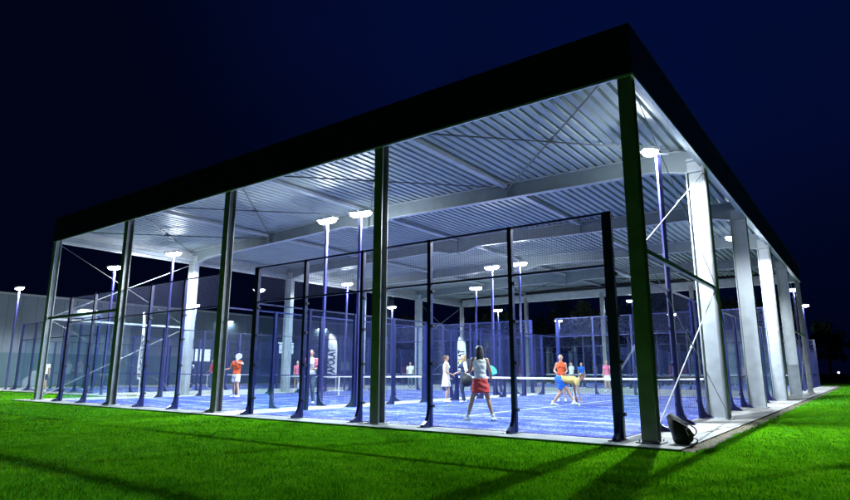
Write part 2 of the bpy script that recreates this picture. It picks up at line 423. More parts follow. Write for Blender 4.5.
# ------------------------------------------------------------------ padel courts
def mesh_sheet(w, h, pitch=.05, t=.0036):
    m = MB(); n = int(round(w/pitch))
    for i in range(n+1): x = i*w/n; m.box(x-t/2, x+t/2, -t/2, t/2, 0, h)
    n = int(round(h/pitch))
    for i in range(n+1): z = i*h/n; m.box(0, w, t/2, t*1.5, z-t/2, z+t/2)
    return m.mesh('mesh_panel', M_wire)
ME = {('m', 1.0): mesh_sheet(1.9, .93), ('m', 3.0): mesh_sheet(1.9, 2.9)}
def glass_sheet(h):
    m = MB(); m.box(0, 1.93, -.006, .006, 0, h); return m.mesh('glass_panel', M_glass)
ME[('g', 3.0)] = glass_sheet(2.93)
def fpost(h, w=.09):
    m = MB(); m.box(-w/2, w/2, -.045, .045, 0, h); m.box(-.1, .1, -.32, .1, 0, .012)
    return m
def gusset():
    m = MB(); m.prism([(-.045, .45), (-.045, .012), (-.30, .012), (-.28, .05), (-.15, .12), (-.09, .22)], 'x', -.035, .035); return m
def clip():
    m = MB(); m.box(-.075, .075, .046, .07, -.03, .03); m.box(.045, .08, -.02, .046, -.025, .025)
    return m
GUS = gusset().mesh('gusset', M_cfence)
PO = {4: fpost(4).mesh('post', M_cfence), 3: fpost(3).mesh('post', M_cfence)}
CORN = fpost(4, .17).mesh('post', M_cfence)
CL = clip().mesh('clip', M_clip)
def rail(w, name='rail'):
    m = MB(); m.box(0, w, -.02, .02, -.02, .02); return m.mesh(name, M_cfence)
RL = rail(1.92)
def court(loc, label, cat='court fence', group='padel court enclosures', detail=True, rz=0.):
    # local: x 0..10, y 0..20 ; outward gusset direction -local y of each side
    r = empty('padel_enclosure', loc, rz, label, cat, group)
    def add(p, ang, h, corner=False, det=detail):
        o = inst('post', CORN if corner else PO[h], r, (*p, 0), (0, 0, ang))
        inst('gusset', GUS, o)
        if det:
            for z in (.42, 1.3, 2.1, 2.85): inst('clip', CL, o, (.04 if corner else 0, 0, z))
    def panel(me, nm, p, ang, z): inst(nm, me, r, (p[0], p[1], z), (0, 0, ang))
    # four sides: (origin, direction angle, length, kind)
    for (ox, oy), a, L, end in (((0, 0), 0, 10, 1), ((10, 20), PI, 10, 1), ((10, 0), PI/2, 20, 0), ((0, 20), -PI/2, 20, 0)):
        dx, dy = math.cos(a), math.sin(a)
        n = L//2
        for i in range(n+1):
            s = i*2
            if end: add((ox+dx*s, oy+dy*s), a, 4, corner=(i in (0, n)))
            elif 0 < i < n: add((ox+dx*s, oy+dy*s), a, 3, det=detail and oy == 0)
        for i in range(n):
            s = i*2+.035
            px, py = ox+dx*s, oy+dy*s
            if end:
                panel(ME[('g', 3.0)], 'glass_panel', (px, py), a, .05); panel(ME[('m', 1.0)], 'mesh_panel', (px+dx*.015, py+dy*.015), a, 3.04)
                for z in (3.01, 3.98): panel(RL, 'rail', (px, py), a, z)
            else:
                if i in (0, n-1): panel(ME[('g', 3.0)], 'glass_panel', (px, py), a, .05)
                elif i in (n//2-1, n//2) and (i == n//2-1): pass        # doorway beside the net
                else: panel(ME[('m', 3.0)], 'mesh_panel', (px+dx*.015, py+dy*.015), a, .05)
                panel(RL, 'rail', (px, py), a, 2.98)
                if i not in (0, n-1, n//2-1): panel(RL, 'rail', (px, py), a, 1.0)
    return r
def surface(loc):
    m = MB(); m.box(.06, 9.94, .06, 19.94, -.05, .012); o = m.build('court_surface', M_turf, None, loc); tag(o, kind='structure')
    m = MB(); z0, z1 = .0125, .016
    for y in (3.05, 16.95): m.box(.1, 9.9, y-.025, y+.025, z0, z1)
    m.box(4.975, 5.025, 3.08, 16.92, z0, z1)
    o = m.build('court_lines', M_line, None, loc); tag(o, kind='structure')
def make_net(loc, label):
    r = empty('net', loc, 0, label, 'net', 'padel court nets')
    m = MB(); t = .004
    for i in range(int(9.6/.06)+1): x = -4.8+i*.06; m.box(x-t/2, x+t/2, -t/2, t/2, .03, .86)
    for i in range(15): z = .03+i*.06; m.box(-4.8, 4.8, t/2, t*1.5, z-t/2, z+t/2)
    m.build('netting', M_net, r)
    m = MB()
    N = 24
    for i in range(N):
        a = -4.9+9.8*i/N; b = -4.9+9.8*(i+1)/N
        f = lambda x: .885+.035*(abs(x)/4.9)**2
        m.add([(a, -.012, f(a)-.035), (b, -.012, f(b)-.035), (b, -.012, f(b)+.03), (a, -.012, f(a)+.03), (a, .012, f(a)-.035), (b, .012, f(b)-.035), (b, .012, f(b)+.03), (a, .012, f(a)+.03)],
              [(0, 1, 2, 3), (5, 4, 7, 6), (3, 2, 6, 7), (1, 0, 4, 5)])
    m.build('tape', M_tape, r)
    m = MB(); m.box(-.025, .025, -.014, .014, .02, .85); m.build('centre_strap', M_tape, r)
    for x in (-4.92, 4.92):
        m = MB(); m.box(x-.04, x+.04, -.04, .04, 0, .98); m.box(x-.1, x+.1, -.15, .15, 0, .02); m.build('net_post', M_cfence, r)
    return r
courts = [((-10.65, .1, 0), 'blue posted glass padel enclosure in the right half of the canopy nearest the corner', 'white taped padel net behind the crouching player', True),
          ((-22.25, .1, 0), 'blue posted glass padel enclosure in the left half of the canopy', 'white taped padel net of the canopy court on the left', True),
          ((-39.6, 4.6, 0), 'outdoor padel enclosure in front of the grey hall at far left', 'white taped padel net of the outdoor court beside the grey hall', False),
          ((-11.0, 33, 0), 'padel enclosure behind the canopy, seen between the white side columns', 'padel net on the far court at the right behind the canopy', False),
          ((-22.4, 33, 0), 'padel enclosure behind the canopy, seen past the woman in red shorts', 'padel net on the middle far court behind the canopy', False),
          ((-39.6, 28, 0), 'far padel enclosure behind the canopy, beyond its left rear columns', 'padel net on the far court at left behind the canopy', False)]
for loc, lab, nlab, det in courts:
    court(loc, lab, detail=det); surface(loc); make_net((loc[0]+5, loc[1]+10, .012), nlab)
m = MB(); m.box(-46, -24.95, 30.0, 52, -.5, -.004); tag(m.build('paved_yard', M_conc), kind='structure')

# ------------------------------------------------------------------ floodlights
LIGHT = 2250.; GLOW = .028
def floodlight(name, loc, h, label, power=1., ang=0., group='floodlights on blue poles', double=True):
    r = empty(name, loc, ang, label, 'floodlight', group)
    m = MB()
    m.box(-.045, .045, -.045, .045, 0, h-.06); m.box(-.14, .14, -.14, .14, 0, .015)
    m.build('pole', M_pole, r)
    m = MB(); m.box(-.3, .3, -.03, .03, h-.06, h-.015); m.build('cross_arm', M_head, r)
    for sx in ((-1, 1) if double else (1,)):
        m = MB(); m.prism([(sx*.02, h+.02), (sx*.40, h+.04), (sx*.40, h+.085), (sx*.32, h+.12), (sx*.02, h+.105)], 'y', -.17, .17)
        hd = m.build('lamp_head', M_head, r)
        m = MB(); m.ball((sx*.19, 0, h+.0), (.20, .17, .10), 16, 8)
        m.build('lens', M_lens, hd, smooth=True)
        ld = bpy.data.lights.new('lamp_light', 'SPOT'); ld.spot_size = math.radians(166); ld.spot_blend = .22; ld.shadow_soft_size = .06; ld.energy = LIGHT*power; ld.color = (.82, .93, 1.0)
        lo = bpy.data.objects.new('lamp_light', ld); COL.objects.link(lo); lo.parent = hd; lo.location = (sx*.19, 0, h-.11)
        ld = bpy.data.lights.new('lamp_glow', 'POINT'); ld.energy = LIGHT*power*GLOW; ld.color = (.82, .93, 1.0); ld.shadow_soft_size = .04
        lo = bpy.data.objects.new('lamp_glow', ld); COL.objects.link(lo); lo.parent = hd; lo.location = (sx*.19, 0, h-.145)
    return r
FL = [((-.75, 4.4, 0), 6.5, 'floodlight near the canopy corner, on the pole behind the black backpack', 1.25),
      ((-.85, 15.8, 0), 6.45, 'floodlight on the pole half hidden behind the white side columns', 1.),
      ((-10.62, 4.2, 0), 6.45, 'brightest floodlight left of the second front post, right one of a pair of poles', 1.),
      ((-12.25, 4.2, 0), 6.45, 'floodlight left of the brightest central one, left of a pair of poles', 1.),
      ((-10.62, 15.8, 0), 6.4, 'floodlight right behind the fence post beside the woman in red shorts', 1.),
      ((-12.25, 15.9, 0), 6.4, 'floodlight just left above the woman in red shorts', 1.),
      ((-22.45, 4.3, 0), 6.45, 'floodlight under the roof at left beside the first bright portal column', 1.),
      ((-22.45, 15.8, 0), 6.4, 'floodlight at the double white columns near the white feather flag', 1.),
      ((-27.3, 4.0, 0), 6.25, 'floodlight outside the canopy between its two leftmost front posts', .8),
      ((-39.9, 4.2, 0), 6.25, 'leftmost floodlight, in the open before the grey hall', .8),
      ((-28.9, 14.2, 0), 6.35, 'floodlight far left seen between the third and fourth fence posts', .8),
      ((-39.9, 16.6, 0), 6.25, 'small floodlight above the lit hall window', .8),
      ((-17.0, 22.0, 0), 6.4, 'small floodlight under the rear roof above the two chatting women', .6),
      ((-28.2, 27.0, 0), 6.3, 'small floodlight left of the broad rear left column', .8),
      ((-22.6, 34.6, 0), 6.35, 'tiny floodlight low between the centre poles behind the canopy', .8),
      ((-22.6, 47.2, 0), 6.3, 'tiny floodlight above the crouching player, far behind the canopy', .8),
      ((-10.8, 33.9, 0), 6.3, 'small floodlight right of the thick corner fence post, behind the canopy', .8),
      ((-.6, 34.2, 0), 6.35, 'floodlight behind the end corner post of the canopy at right', .7),
      ((-.9, 45.0, 0), 6.3, 'rightmost floodlight, on the violet pole beyond the canopy end', .7),
      ((-11.2, 46.5, 0), 6.3, 'farthest floodlight between the two courts behind the canopy', .8)]
for i, (loc, h, lab, pw) in enumerate(FL):
    floodlight('floodlight', loc, h, lab, pw if i else 2.3, ang=(0 if i % 2 else .25) if i else -2.4, double=i > 0)

# distant lamp to the right
r = empty('yard_lamp', (-3.2, 150, 0), 0, 'tiny distant yard lamp in the dark at right', 'lamp')
m = MB(); m.tube((0, 0, -.05), (0, 0, 1.0), .06, 8); m.build('pole', M_post, r)
m = MB(); m.ball((0, 0, 1.15), .22); m.build('globe', mat('far_globe', (1, 1, 1), emit=(.9, .95, 1), strength=3), r, smooth=True)

# ------------------------------------------------------------------ grey hall at left
hall = empty('grey_hall', (-50, 0, 0), 0, 'long grey clad hall behind the courts at left', 'building')
m = MB(); y = -40.; Y1 = 46.
m.box(-24, -.06, -40, Y1, -.1, 6.9)
m.build('wall', M_hall, hall)
m = MB(); k = 0
while y < Y1:
    m.box(-.0595, -.03, y+.02, y+.98, 2.6, 6.85); y += 1.0
m.build('cladding_panel', M_hall, hall)
m = MB(); m.box(-24.1, .05, -40.1, Y1+.1, 6.905, 7.08); m.build('roof_trim', M_halltrim, hall)
m = MB(); m.box(-.055, 0, -40, Y1, -.1, 2.5); m.build('plinth_wall', mat('teal_render', (.12, .2, .25), .7, 0, .15, 1), hall)
for y0, y1, z0, z1 in ((22.9, 24.9, 2.1, 3.25), (33.4, 35.6, 3.1, 4.3), (4, 6, 1.3, 2.3)):
    f = MB(); f.box(0.003, .05, y0-.06, y1+.06, z0-.06, z1+.06); fo = f.build('window', M_halltrim, hall)
    for a, b in ((y0, (y0+y1)/2-.03), ((y0+y1)/2+.03, y1)):
        q = MB(); q.box(.052, .06, a, b, z0, z1); q.build('pane', M_win, fo)
for yy in (12.9, 26.6, 40.):
    q = MB(); q.box(0, .25, yy-.7, yy+.7, 6.2, 6.32); w = q.build('wall_lamp', M_head, hall)
    q = MB(); q.box(.02, .23, yy-.66, yy+.66, 6.17, 6.197); q.build('tube', mat('wall_tube', (1, 1, 1), emit=(.8, .95, 1), strength=4), w)
    ld = bpy.data.lights.new('wall_light', 'AREA'); ld.shape = 'RECTANGLE'; ld.size = .2; ld.size_y = 1.3; ld.energy = 60; ld.color = (.75, .92, 1)
    lo = bpy.data.objects.new('wall_light', ld); COL.objects.link(lo); lo.parent = w; lo.location = (.14, yy, 6.15)
# pale service cabin behind the courts
cab = empty('service_cabin', (-10.9, 56, 0), 0, 'pale flat roofed cabin behind the courts, seen right of the corner post', 'cabin')
m = MB(); m.box(0, 7, 0, 6, 0, 5.0); m.build('wall', M_box, cab)
m = MB(); m.box(-.1, 7.1, -.1, 6.1, 5.003, 5.2); m.build('roof', M_halltrim, cab)
m = MB(); m.box(3, 4.2, -.03, -.003, 0, 2.2); m.build('door', M_halltrim, cab)

# ------------------------------------------------------------------ trees
def tree(loc, h, w, label, seed, lm):
    rs = random.Random(seed); r = empty('tree', (*loc, 0), rs.uniform(0, 6), label, 'tree', 'trees in the dark beyond the courts')
    m = MB(); tz = h*.55
    m.loft([(0, 0, -.2), (.05*h*.2, 0, h*.2), (0, .1, tz), (.1, .1, h*.85)], [h*.028, h*.02, h*.012, h*.004], n=8)
    ends = []
    for i in range(9):
        a = rs.uniform(0, 6.28); z = rs.uniform(.25, .7)*h; L = rs.uniform(.5, 1)*w*.8
        e = Vector((math.cos(a)*L, math.sin(a)*L, z+rs.uniform(.1, .3)*h)); ends.append(e)
        m.loft([(0, 0, z), e*.5+Vector((0, 0, z*.5-.05*h)), e], [h*.01, h*.006, h*.002], n=6)
    m.build('trunk', M_bark, r)
    c = MB()
    cl = ends+[Vector((rs.gauss(0, w*.45), rs.gauss(0, w*.45), rs.uniform(.35, .97)*h)) for _ in range(26)]
    for e in cl:
        if e.z > h*.8: e.x *= .5; e.y *= .5
        R = rs.uniform(.14, .3)*w
        for _ in range(85):
            d = Vector((rs.gauss(0, 1), rs.gauss(0, 1), rs.gauss(0, .8))); d = d.normalized()*R*rs.random()**.4
            p = e+d; u = Vector((rs.gauss(0, 1), rs.gauss(0, 1), rs.gauss(0, 1))).normalized(); v = u.orthogonal().normalized(); s = rs.uniform(.12, .3)
            c.add([p-u*s, p+v*s*.6, p+u*s, p-v*s*.6], [(0, 1, 2, 3)])
    c.build('crown', lm, r)
tl = ['bushy dark tree behind the hall end', 'tall dark tree left of the centre, beyond the hall', 'rounded dark tree behind the middle far court', 'broad dark tree above the two women', 'tall narrow dark tree behind the centre floodlight',
      'wide dark tree above the crouching player', 'dark tree behind the corner fence post', 'dark tree seen right of the canopy corner post', 'low dark tree beyond the canopy right end', 'shadowy tree at the far right edge', 'shadowy bushy tree right of the path end', 'dark tree behind the violet right pole']
tp = [(-50, 58, 9, 3.6), (-44, 66, 11, 4), (-37, 60, 9.5, 4.2), (-33, 70, 12, 4.5), (-26, 63, 10, 3.5), (-20, 68, 11.5, 5), (-12, 72, 10.5, 4.3), (-5, 66, 9.5, 4), (3, 125, 9, 4), (24, 130, 9, 4.6), (14, 140, 10, 4.4), (-3, 118, 10, 3.8)]
for i, (x, y, h, w) in enumerate(tp): tree((x, y), h, w, tl[i], 50+i, M_leaf if i % 2 else M_leaf2)

# ------------------------------------------------------------------ small things
def feather_flag(loc, h, rz, label, text='BABOLAT', accent=False):
    r = empty('feather_flag', loc, rz, label, 'flag', 'white feather flags')
    m = MB()
    for a in (0, PI/2): m.box(-.45*math.cos(a)-.03*math.sin(a), .45*math.cos(a)+.03*math.sin(a), -.45*math.sin(a)-.03*math.cos(a), .45*math.sin(a)+.03*math.cos(a), 0, .05)
    m.box(-.12, .12, -.12, .12, .05, .09); m.build('base', M_tape, r)
    m = MB(); pts = [(.0, 0, .05), (0, 0, h*.75), (-.05, 0, h*.9), (-.22, 0, h*.98), (-.45, 0, h)]; pts = [(-p[0]*0+p[0], p[1], p[2]) for p in pts]
    m.loft(pts, [.02, .016, .012, .009, .007], n=6); m.build('pole', M_tape, r)
    W = .62; zb = .75; N = 14
    vs = []
    for i in range(N+1):
        t = i/N; z = zb+(h-zb)*t
        xr = 0 if t < .75 else -.45*((t-.75)/.25)**2
        xl = -W if t < .72 else -W+.15*((t-.72)/.28)**2
        y = .03*math.sin(t*7)
        vs += [(xl, y+.02, z), (xr, y, z)]
    m = MB(); m.add(vs, [(2*i, 2*i+1, 2*i+3, 2*i+2) for i in range(N)])
    b = m.build('banner', M_flag, r, smooth=True)
    so = b.modifiers.new('thick', 'SOLIDIFY'); so.thickness = .004
    cu = bpy.data.curves.new('lettering', 'FONT'); cu.body = text; cu.size = .52; cu.extrude = .002; cu.offset = .022; cu.align_y = 'CENTER'
    to = bpy.data.objects.new('lettering', cu); COL.objects.link(to)
    bpy.context.view_layer.update()
    me = bpy.data.meshes.new_from_object(to.evaluated_get(bpy.context.evaluated_depsgraph_get())); bpy.data.objects.remove(to)
    me.materials.clear(); me.materials.append(M_flagtxt)
    L = max(v.co.x for v in me.vertices); s = (h*.72-zb)/L
    lo = inst('lettering', me, b, (-W/2, -.035, zb+.08), (PI/2, -PI/2, 0)); lo.scale = (s, 1.2, 1)
    if accent:
        m = MB(); m.box(-W+.1, -.12, -.06, -.045, h*.45, h*.55); m.build('accent_patch', M_yellow, b)
    return r
AIM = -.64
feather_flag((-22.75, 15.4, 0), 3.35, -AIM-.1, 'white feather flag with vertical lettering beside the double white columns')
feather_flag((-24.75, 4.5, 0), 3.85, -AIM+1.85, 'white feather flag at left seen nearly edge on behind the third front post')
feather_flag((-20.4, 26.0, 0), 3.6, -AIM, 'white feather flag behind the head of the woman in red shorts', accent=True)

def rock(loc, s, label, seed):
    bm = bmesh.new(); bmesh.ops.create_icosphere(bm, subdivisions=4, radius=1)
    for v in bm.verts:
        p = v.co.copy(); d = 1+.35*noise.noise(p*1.1+Vector((seed, 0, 0)))+.10*noise.noise(p*3+Vector((seed, 5, 0)))
        v.co = Vector((p.x*s[0], p.y*s[1], max(-.2, p.z)*s[2]))*d
    me = bpy.data.meshes.new('boulder'); bm.to_mesh(me); bm.free(); me.materials.append(M_rock)
    for f in me.polygons: f.use_smooth = True
    tag(inst('boulder', me, None, loc), label, 'boulder', 'pale boulders beside the left court')
rock((-41.0, 3.0, 0), (.75, .7, 1.1), 'larger pale rounded boulder at the far left between fence posts', 3)
rock((-43.9, 3.7, 0), (.6, .6, .6), 'smaller pale boulder at the very left edge', 9)

# backpack leaning on the corner post
def backpack():
    r = empty('backpack', (.33, .12, 0), math.radians(-8), 'black backpack slumped against the canopy corner post', 'backpack')
    tilt = math.radians(-22)
    m = MB()
    m.loft([(.02, 0, .10), (.01, 0, .22), (-.05, 0, .34), (-.12, 0, .44), (-.17, 0, .50)], [(.155, .17), (.165, .175), (.15, .16), (.12, .13), (.07, .08)], side=(0, 1, 0), n=18)
    b = m.mesh('body', M_pack, True); ob = inst('body', b, r, (0, 0, 0))
    s = ob.modifiers.new('s', 'SUBSURF'); s.levels = 1; s.render_levels = 1
    m = MB(); m.loft([(.16, 0, .09), (.17, 0, .18), (.13, 0, .27)], [(.11, .05), (.12, .06), (.09, .045)], side=(0, 1, 0), n=14); m.build('front_pocket', M_pack, r, smooth=True)
    for sy, mt in ((-1, M_pack), (1, M_pack)):
        m = MB(); pts = []
        for i in range(9):
            t = i/8; pts.append((-.08+.34*math.sin(t*PI)*.8+.10*t, sy*(.09+.05*math.sin(t*PI)), .47-.42*t))
        m.loft(pts, [(.03, .008)]*9, side=(0, 1, 0), n=8); m.build('shoulder_strap', mt, r, smooth=True)
    m = MB(); m.loft([(.135, -.15, .33), (.17, -.155, .26), (.20, -.155, .19)], [(.014, .005)]*3, side=(0, 1, 0), n=8); m.build('reflective_trim', M_strap, r, smooth=True)
    m = MB(); pts = [(.17, -.05, .035), (.25, -.05, .02), (.30, -.04, .05), (.31, -.02, .10), (.27, 0, .13), (.2, 0, .12)]; m.loft(pts, [.014]*6, n=8); m.build('loose_strap', M_pack, r, smooth=True)
    m = MB(); m.loft([(-.16, -.03, .53), (-.16, -.015, .575), (-.16, .015, .575), (-.16, .03, .53)], [.008]*4, n=6); m.build('grab_handle', M_pack, r, smooth=True)
    m = MB()
    for i in range(12): t = i/11; a = (-.13+.2*math.sin(t*2.2), -.168-.01*math.sin(t*3), .42-.32*t); m.ball(a, .006, 6, 4)
    m.build('zip', M_clip, r)
backpack()
bpy.data.objects['backpack'].scale = (.86, .84, .82)

# ------------------------------------------------------------------ people
DG = None
def remeshed(mb, name, mats, voxel, smooth=4, extra=None):
    cloth = name in ('shirt', 'shorts', 'skirt', 'trousers', 'sleeve', 'minishorts')
    me = mb.mesh(name, mats); o = bpy.data.objects.new(name, me); COL.objects.link(o)
    md = o.modifiers.new('r', 'REMESH'); md.mode = 'VOXEL'; md.voxel_size = voxel; md.use_smooth_shade = True
    sm = o.modifiers.new('s', 'SMOOTH'); sm.iterations = smooth; sm.factor = .5
    bpy.context.view_layer.update()
    me2 = bpy.data.meshes.new_from_object(o.evaluated_get(bpy.context.evaluated_depsgraph_get()))
    bpy.data.objects.remove(o); bpy.data.meshes.remove(me)
    if cloth:
        n_ = len(me2.vertices); co = np.zeros(n_*3, np.float32); no = np.zeros(n_*3, np.float32)
        me2.vertices.foreach_get('co', co); me2.vertex_normals.foreach_get('vector', no)
        co = co.reshape(-1, 3); no = no.reshape(-1, 3)
        w_ = np.array([noise.noise((x*9, y*9, z*14+x*6))*.014+noise.noise((x*24+5, y*24, z*30))*.004 for x, y, z in co.tolist()], np.float32)
        co = co+no*(w_+.004)[:, None]
        me2.vertices.foreach_set('co', co.ravel()); me2.update()
    if extra:
        bm = bmesh.new(); bm.from_mesh(me2)
        t = extra.mesh('x', mats, True); bm.from_mesh(t); bm.to_mesh(me2); bm.free()
    me2.materials.clear()
    for mm in (mats if isinstance(mats, (list, tuple)) else [mats]): me2.materials.append(mm)
    me2.name = name
    return me2
def ik(a, b, l1, l2, pole):
    a = Vector(a); b = Vector(b); d = b-a; L = min(d.length, (l1+l2)*.995); d = d.normalized(); b = a+d*L
    x = (l1*l1-l2*l2+L*L)/(2*L); h = math.sqrt(max(0, l1*l1-x*x)); p = Vector(pole); p = (p-d*p.dot(d)).normalized()
    return a, a+d*x+p*h, b
def person(loc, rz, label, h=1.7, pelvis=(0, 0, .93), chest=None, head_dir=(0, 1, 0), feet=((-.13, 0), (.13, 0)), hands=((-.25, .05, .85), (.25, .05, .85)),
           foot_dir=((-.15, 1), (.15, 1)), knee=(0, 1, 0), elbow=(0, -1, -.2), skin=M_skin, top=M_white, sleeves=None, sleeve_len=0., legs=('shorts', M_navyf), hair=('short', M_hairBr),
           shoe=M_white, female=False, vox=.010, dress=None):
    r = empty('person', loc, rz, label, 'person'); k = h/1.7
    r.scale = (k, k, k)
    pel = Vector(pelvis); ch = Vector(chest) if chest else pel+Vector((0, .0, .40))
    up = (ch-pel).normalized(); X = Vector((1, 0, 0)); fw = up.cross(X)*-1 if False else X.cross(up)*-1
    fw = Vector((0, 1, 0)) if fw.length < .1 else (up.cross(X)*-1).normalized()
    if fw.y < 0: fw = -fw
    sw = .165 if female else .19
    neck = ch+up*.17; hc = neck+(up*.6+Vector((0, 0, .4))).normalized()*.155+fw*.015
    hd = Vector(head_dir).normalized()
    sh = [ch+up*.10+X*s*sw for s in (-1, 1)]; hip = [pel+X*s*.085+up*-.02 for s in (-1, 1)]
    B = MB()
    waist = pel+(ch-pel)*.45-fw*.01
    tors = [(pel-up*.05, (.145, .10)), (pel+up*.04, (.160, .112) if female else (.155, .11)), (waist, (.118, .088) if female else (.138, .10)), (ch-up*.02, (.148, .108) if female else (.168, .115)), (ch+up*.08, (.155, .095) if female else (.178, .10)), (ch+up*.13, (.09, .075))]
    B.loft([t[0] for t in tors], [t[1] for t in tors], side=X, n=20)
    if female:
        for s in (-1, 1): B.ball(ch+X*s*.07+fw*.085-up*.01, .055)
    B.loft([ch+up*.10, neck+up*.06], [.062, .052], n=12)
    # head
    W = hd.cross(Vector((0, 0, 1))).normalized(); U = W.cross(hd).normalized()
    def H(x, y, z): return hc+W*x+hd*y+U*z
    B.loft([H(0, -.012, -.075), H(0, -.008, -.03), H(0, -.008, .03), H(0, -.012, .075)], [(.055, .068), (.072, .085), (.077, .094), (.066, .080)], side=W, n=16, ck=.7)
    B.loft([H(0, .045, -.085), H(0, .055, -.06)], [(.028, .022), (.04, .028)], side=W, n=10)
    B.loft([H(0, .088, .018), H(0, .108, -.018)], [.009, .016], n=8)
    for s in (-1, 1): B.loft([H(s*.078, -.005, -.02), H(s*.084, -.012, .022)], [(.008, .014), (.01, .02)], side=W, n=8)
    legl = []
    for s, hp, ft, fd in zip((-1, 1), hip, feet, foot_dir):
        an = Vector((ft[0], ft[1], .085 if len(ft) < 3 else ft[2]))
        a, kn, b = ik(hp, an, .43, .41, knee); legl.append((a, kn, b))
        B.loft([a, a.lerp(kn, .35), a.lerp(kn, .8), kn], [.088, .080, .058, .054], n=14)
        B.loft([kn, kn.lerp(b, .3)-Vector((0, .012, 0)), kn.lerp(b, .75), b], [.053, .056, .037, .034], n=14)
        B.ball(kn, .053)
        f = Vector((fd[0], fd[1], 0)).normalized()
        B.loft([b-f*.04+Vector((0, 0, -.045)), b+f*.05+Vector((0, 0, -.045)), b+f*.15+Vector((0, 0, -.062))], [(.03, .035), (.038, .035), (.032, .018)], side=f.cross(Vector((0, 0, 1))), n=12)
    arml = []; F = MB()
    for s, shd, hn in zip((-1, 1), sh, hands):
        a, el, b = ik(shd, hn, .29, .26, Vector(elbow)+X*s*.35); arml.append((a, el, b))
        B.ball(a, .055); B.loft([a, a.lerp(el, .5), el], [.050, .042, .036], n=12); B.loft([el, el.lerp(b, .3), b], [.036, .035, .024], n=12)
        d = (b-el).normalized(); sd = d.cross(Vector((0, 0, 1)));  sd = sd.normalized() if sd.length > .1 else Vector((0, 1, 0))
        if abs(d.z) > .8: sd = Vector((0, 1, 0))-d*d.y; sd.normalize()
        nn = d.cross(sd)
        B.loft([b, b+d*.05, b+d*.085], [(.028, .018), (.040, .017), (.038, .014)], side=sd, n=12)
        for j in range(4):
            o = b+d*.085+sd*(-.028+.0187*j); L = (.062, .074, .070, .055)[j]; cu = nn*s
            F.loft([o-d*.01, o+d*L*.45+cu*.006, o+d*L*.75+cu*.022, o+d*L*.9+cu*.042], [.009, .0082, .0075, .0065], n=8)
        o = b+d*.03-sd*.032
        F.loft([o, o-sd*.022+d*.03, o-sd*.028+d*.06+nn*s*.01], [.012, .0105, .008], n=8)
    for s in (-1, 1): F.ball(H(s*.031, .083, .012), .010, 8, 6, 1)
    F.loft([H(-.022, .088, -.047), H(0, .093, -.048), H(.022, .088, -.047)], [.004, .006, .004], n=6, mi=2)
    for s in (-1, 1): F.loft([H(s*.046, .079, .032), H(s*.018, .087, .036)], [.0035, .0045], n=6, mi=1)
    inst('body', remeshed(B, 'body', [skin, M_eye, M_lip], vox, 3, F), r)
    # clothing
    if top is not None:
        C = MB(); g_ = .014
        low = 0 if dress is None else 0
        C.loft([t[0] for t in tors[1:5]]+[ch+up*.115], [(t[1][0]+g_, t[1][1]+g_) for t in tors[1:5]]+[(.11, .088)], side=X, n=20)
        if female:
            for s in (-1, 1): C.ball(ch+X*s*.07+fw*.088-up*.01, .062)
        if sleeve_len > 0 and sleeves is None:
            for a, el, b in arml:
                C.ball(a, .068); C.loft([a, a.lerp(el, min(1, sleeve_len))], [.066, .066], n=12, ck=.2)
                if sleeve_len > 1: C.ball(el, .052); C.loft([el, el.lerp(b, .9)], [.05, .036], n=12)
        if dress: C.loft([pel+up*.06, pel-Vector((0, 0, .12)), pel-Vector((0, 0, dress))], [(.175, .13), (.19, .15), (.225, .18)], side=X, n=20, ck=.15)
        inst('dress' if dress else 'shirt', remeshed(C, 'shirt', top, vox*1.1, 3), r)
    if sleeves is not None:
        for a, el, b in arml:
            C = MB(); C.ball(a, .072); C.loft([a, a.lerp(el, sleeve_len)], [.068, .058], n=12)
            inst('sleeve', remeshed(C, 'sleeve', sleeves, vox*1.1, 3), r)
    kind, lm = legs
    if kind != 'none' and not dress:
        C = MB(); C.loft([pel-up*.06, pel+up*.07], [(.170, .125), (.158, .118)], side=X, n=20)
        for (a, kn, b) in legl:
            if kind == 'shorts': C.loft([a, a.lerp(kn, .66)], [.104, .100], n=14, ck=.2)
            elif kind == 'minishorts': C.loft([a, a.lerp(kn, .40)], [.104, .098], n=14)
            elif kind == 'skirt': pass
            else:
                C.loft([a, a.lerp(kn, .5), kn], [.100, .088, .068], n=14); C.loft([kn, kn.lerp(b, .5), kn.lerp(b, .96)], [.068, .062, .055], n=14)
        if kind == 'skirt': C.loft([pel+up*.13, pel+up*.04, pel-Vector((0, 0, .10)), pel-Vector((0, 0, .24))], [(.145, .108), (.175, .13), (.20, .155), (.222, .17)], side=X, n=20, ck=.12)
        inst({'shorts': 'shorts', 'minishorts': 'shorts', 'skirt': 'skirt', 'trousers': 'trousers'}[kind], remeshed(C, kind, lm, vox*1.1, 3), r)
    for (a, kn, b), fd in zip(legl, foot_dir):
        f = Vector((fd[0], fd[1], 0)).normalized(); C = MB(); zz = Vector((0, 0, 1))
        C.loft([b-f*.055-zz*.05, b+f*.05-zz*.045, b+f*.17-zz*.062], [(.036, .040), (.045, .042), (.036, .024)], side=f.cross(zz), n=12)
        C.loft([b-zz*.03, b+zz*.03], [.044, .042], n=12)
        inst('shoe', remeshed(C, 'shoe', shoe, vox, 2), r)
    kind, hm = hair; C = MB()
    C.loft([H(0, -.035, -.02), H(0, -.028, .035), H(0, -.022, .07), H(0, -.022, .088)], [(.080, .078), (.086, .094), (.080, .090), (.066, .078)], side=W, n=16, ck=.55)
